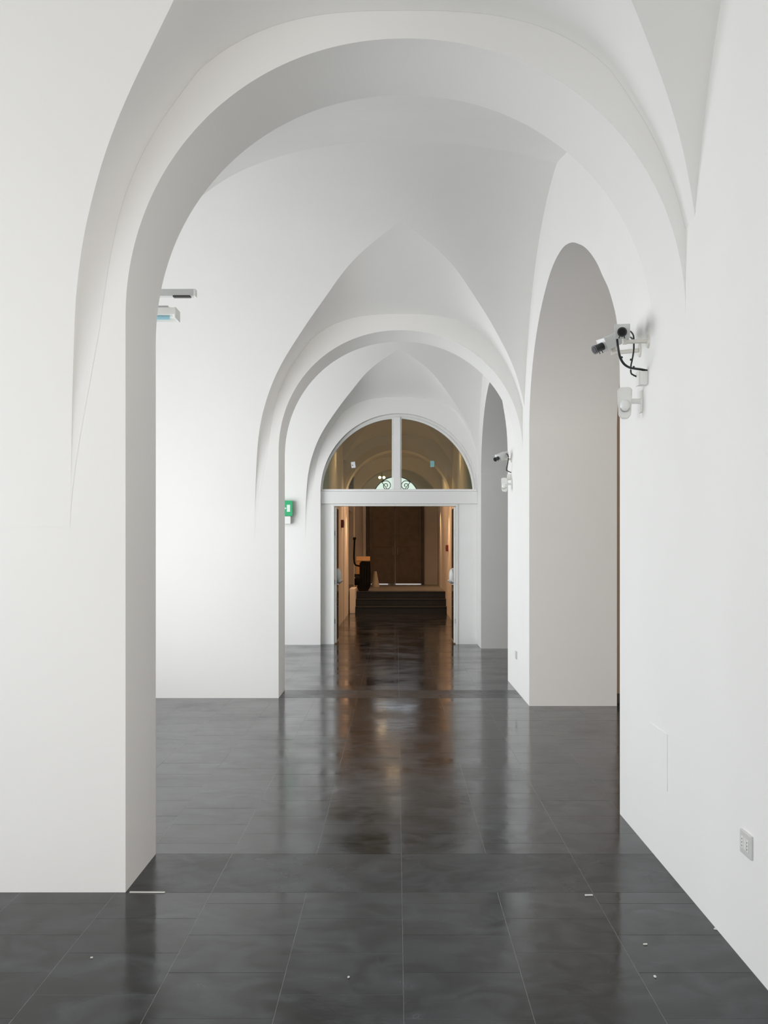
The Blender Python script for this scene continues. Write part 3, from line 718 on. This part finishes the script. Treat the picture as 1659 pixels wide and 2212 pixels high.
# ------------------------------------------------------------------ wall devices
def wp(px, py, Y=None):                      # a pixel on the right wall plane
    Y = XR*F/(px-857); return Vector((XR, Y, EYE+(1184-py)/F*Y))
def at(px, py, Y): return Vector(((px-857)/F*Y, Y, EYE+(1184-py)/F*Y))
def cctv(label, flange, head, target, group, back=.0, scale=1.0, body=CAMW):
    """bracket on the wall at flange (point on wall), arm to head, box camera pointing to target"""
    f = Vector(flange); h = Vector(head)
    t = thing('security_camera', label, 'camera', f, group)
    bm = bmesh.new()
    r = bmesh.ops.create_cone(bm, cap_ends=True, segments=24, radius1=.032*scale, radius2=.028*scale, depth=.008)
    for v in r['verts']: v.co = Vector((f.x-.004-v.co.z, f.y+v.co.x, f.z+v.co.y))
    under(fin('wall_flange', bm, BEIGE, smooth=40), t)
    bm = bmesh.new(); a = Vector((h.x, f.y, f.z)); foot = Vector((h.x, h.y, f.z))
    tube(bm, [f-Vector((.006, 0, 0)), Vector((h.x+.012, h.y, f.z))], .0095*scale, 10)
    tube(bm, [Vector((h.x+.012, h.y, f.z-.012)), Vector((h.x+.012, h.y, h.z-.025*scale))], .011*scale, 10)
    under(fin('arm', bm, BEIGE, smooth=50), t)
    d = (Vector(target)-h).normalized(); q = d.to_track_quat('Y', 'Z').to_matrix().to_4x4(); M = Matrix.Translation(h) @ q
    bm = bmesh.new(); s = scale
    bx(bm, -.032*s, .032*s, -.075*s, .05*s, -.028*s, .030*s, .004, M)
    bx(bm, -.034*s, .034*s, .045*s, .052*s, -.030*s, .032*s, .003, M); under(fin('camera_body', bm, body, smooth=40), t)
    bm = bmesh.new(); tube(bm, [M @ Vector((0, .05*s, -.002*s)), M @ Vector((0, .082*s, -.002*s)), M @ Vector((0, .10*s, -.002*s))], [.018*s, .018*s, .021*s], 18)
    ln = under(fin('lens_barrel', bm, BLACK, smooth=40), t)
    bm = bmesh.new(); tube(bm, [M @ Vector((0, .095*s, -.002*s)), M @ Vector((0, .1015*s, -.002*s))], .015*s, 16); g = fin('lens_glass', bm, LENS); g.parent = ln
    bm = bmesh.new()
    for dx in (-.008, .010): tube(bm, [M @ Vector((dx*s, .07*s, -.016*s)), M @ Vector((dx*s*1.4, .07*s, -.030*s))], .0022*s, 6)
    g = fin('focus_screw', bm, BLACK); g.parent = ln
    return t, M
def cable(root, pts, r, name='cable'):
    bm = bmesh.new(); tube(bm, spline(pts, 7), r, 8); return under(fin(name, bm, BLACK, smooth=60), root)
# first group: two cameras near the first side opening
fA = wp(1401, 737); fB = wp(1383, 757)
hA = at(1342, 718, 5.52); hA.y = 5.50
cA, MA = cctv('upper box camera of the pair, facing the viewer, on the right wall', fA, at(1344, 716, 5.46), at(1342, 722, 2.2), 'wall cameras', scale=1.12)
cB, MB_ = cctv('lower box camera of the pair, aimed across the gallery with black lens showing', fB, at(1320, 738, 5.70), Vector((-1.2, 4.75, 1.35)), 'wall cameras', scale=1.12)
y = 5.48
cable(cA, [at(1356, 717, 5.56), at(1362, 716, 5.55), at(1368, 724, 5.5), at(1369, 735, 5.47), at(1369, 755, 5.45), at(1366, 775, 5.46), at(1363, 790, 5.5), at(1363, 805, 5.5), at(1368, 810, 5.5), at(1381, 816, 5.5)], .0042)
cable(cB, [at(1347, 733, 5.7), at(1352, 729, 5.68), at(1358, 727, 5.6), at(1365, 731, 5.5), at(1368, 740, 5.45)], .0042)
cable(cB, [at(1333, 733, 5.40), at(1335, 750, 5.39), at(1339, 770, 5.40), at(1347, 785, 5.42), at(1358, 793, 5.43), at(1370, 796, 5.45), at(1385, 798, 5.47), at(1399, 801, 5.47)], .0060)
for px, py in ((1343, 772), (1363, 777), (1369, 793)):
    bm = bmesh.new(); p = at(px, py, 5.41); bmesh.ops.create_uvsphere(bm, u_segments=8, v_segments=6, radius=.006)
    for v in bm.verts: v.co += p
    under(fin('cable_tie', bm, BLACK), cB)
def junction(px, py, label, s=1):
    p = wp(px, py)
    t = thing('junction_box', label, 'box', p)
    bm = bmesh.new(); bx(bm, XR-.042*s, XR, p.y-.03*s, p.y+.03*s, p.z-.034*s, p.z+.034*s, .004); under(fin('box_body', bm, PLAST), t)
    bm = bmesh.new(); bx(bm, XR-.048*s, XR-.042*s, p.y-.032*s, p.y+.032*s, p.z-.036*s, p.z+.036*s, .002); under(fin('lid', bm, PLAST), t)
junction(1397, 818, 'white cable box just under the pair of cameras')
junction(1104.5, 1031, 'white cable box under the far camera on the second pier', .9)
def sensor(px, py, label, rotz, s=1):
    p = wp(px, py); c = p+Vector((-.085*s, 0, 0))
    t = thing('motion_sensor', label, 'sensor', p)
    bm = bmesh.new(); bx(bm, XR-.055*s, XR, p.y-.012*s, p.y+.012*s, p.z-.01*s, p.z+.015*s, .003); under(fin('mount_arm', bm, PLAST), t)
    bm = bmesh.new(); bx(bm, XR-.008, XR, p.y-.03*s, p.y+.03*s, p.z-.055*s, p.z+.055*s, .003); under(fin('wall_plate', bm, PLAST), t)
    M = Matrix.Translation(c) @ Matrix.Rotation(rotz, 4, 'Z')
    bm = bmesh.new()
    pr = [(-.030, -.068), (-.036, .060), (-.024, .072), (.024, .072), (.036, .060), (.030, -.068), (.015, -.085), (-.015, -.085)]
    a = [bm.verts.new(M @ Vector((x*s, -.024*s if abs(z) < .07 else -.015*s, z*s))) for x, z in pr]; b = [bm.verts.new(M @ Vector((x*s, .022*s, z*s))) for x, z in pr]
    bm.faces.new(a); bm.faces.new(b[::-1])
    for k in range(8): bm.faces.new((a[k], a[(k+1) % 8], b[(k+1) % 8], b[k]))
    bmesh.ops.bevel(bm, geom=bm.edges[:], offset=.003, segments=2, affect='EDGES')
    under(fin('housing', bm, PLAST, smooth=40), t)
    bm = bmesh.new(); bmesh.ops.create_uvsphere(bm, u_segments=18, v_segments=12, radius=.024*s)
    for v in bm.verts: v.co = M @ Vector((v.co.x, v.co.y*.7-.024*s, v.co.z*1.25-.022*s))
    under(fin('sensor_dome', bm, mat('sensor_dome', (.85, .85, .83), .12), smooth=60), t)
    bm = bmesh.new(); n = 10
    tube(bm, [M @ Vector((.024*s*math.cos(pi+pi*k/n)*.95, -.030*s, -.034*s+.020*s*math.sin(pi+pi*k/n))) for k in range(n+1)], .0016*s, 5); under(fin('dome_rim', bm, STEEL), t)
sensor(1386, 868, 'white motion sensor with round dome hanging under the pair of cameras', -.15)
sensor(1106, 1046, 'white motion sensor under the single far camera', -.25, .95)
fC = wp(1105, 992)
cC, MC = cctv('single grey box camera on the second pier by the far side opening', fC, at(1083, 986, fC.y), Vector((-1.2, 9.6, 1.3)), 'wall cameras', scale=1.12)
cable(cC, [at(1090, 982, 12.0), at(1094, 980, 11.95), at(1098, 986, 11.9), at(1097, 1000, 11.9), at(1094, 1014, 11.9), at(1098, 1018, 11.93), at(1105, 1021, 11.98)], .0055)

# sockets
def socket(y0, y1, z0, z1, label):
    t = thing('wall_socket', label, 'socket', (XR, (y0+y1)/2, z0))
    bm = bmesh.new(); bx(bm, XR-.009, XR, y0, y1, z0, z1, .003); under(fin('cover_plate', bm, mat('socket_plate', (.66, .65, .64), .4) if 'socket_plate' not in bpy.data.materials else bpy.data.materials['socket_plate']), t)
    ym = (y0+y1)/2; zm = (z0+z1)/2; h = (z1-z0); w_ = y1-y0
    for k in (-1, 0, 1):
        bm = bmesh.new(); bx(bm, XR-.0115, XR-.009, ym+k*w_*.24-w_*.10, ym+k*w_*.24+w_*.10, zm-h*.26, zm+h*.26, .0015); md = under(fin('module', bm, PLAST), t)
        if k:
            for dz in (-.012, 0, .012):
                bm = bmesh.new(); tube(bm, [(XR-.0122, ym+k*w_*.24, zm+dz), (XR-.0112, ym+k*w_*.24, zm+dz)], .0026, 8); p = fin('pin_hole', bm, GRIDM); p.parent = md
socket(3.846, 3.968, .388, .470, 'white socket plate low on the near right wall')
socket(11.38, 11.50, .33, .41, 'white socket plate low on the second pier at the right')
bm = bmesh.new(); bx(bm, XR-.003, XR, 5.06, 5.42, .36, .62, .001); o = tag(fin('cover_panel', bm, PLASTER), 'faint flush white cover plate low on the wall before the first side opening', 'panel')

# bits of debris on the tiles
def chip(px, py, l, w_, a, label):
    Y = EYE*F/(py-1184); x = (px-857)/F*Y
    M = Matrix.Translation((x, Y, .0)) @ Matrix.Rotation(a, 4, 'Z')
    bm = bmesh.new(); vs = bx(bm, -l/2, l/2, -w_/2, w_/2, .0004, .005, .001, M)
    for v in bm.verts: v.co.x += random.uniform(-.001, .001); v.co.y += random.uniform(-.001, .001)
    tag(fin('plaster_chip', bm, CHIP), label, 'debris', None)
chip(1272, 1935, .032, .010, .1, 'white plaster crumb on the joint line beneath the first arch')
chip(1394, 2041, .014, .007, .2, 'white plaster crumb on the tiles near the socket wall')
chip(1547, 2008, .016, .008, -.6, 'white plaster crumb against the foot of the right wall')
chip(198, 2070, .008, .005, .2, 'tiny white plaster crumb on the tiles before the near pier')
chip(1415, 2111, .006, .012, .2, 'tiny upright pale crumb on the foremost tiles, beside the right wall')
chip(753, 2112, .007, .005, .7, 'tiny pale crumb on the foremost tiles in the middle of the floor')
chip(318, 1928.5, .15, .007, -.02, 'thin white plaster sliver at the foot of the near pier')

# pale paving outside the windows
bm = bmesh.new(); bx(bm, -30, -3.76, -30, 45, -.3, -.05); o = fin('floor_outside', bm, mat('pale_paving', (.45, .45, .43), .8, noise=.1, nscale=1)); structure(o, 'pale paving outside the windows', 'ground')
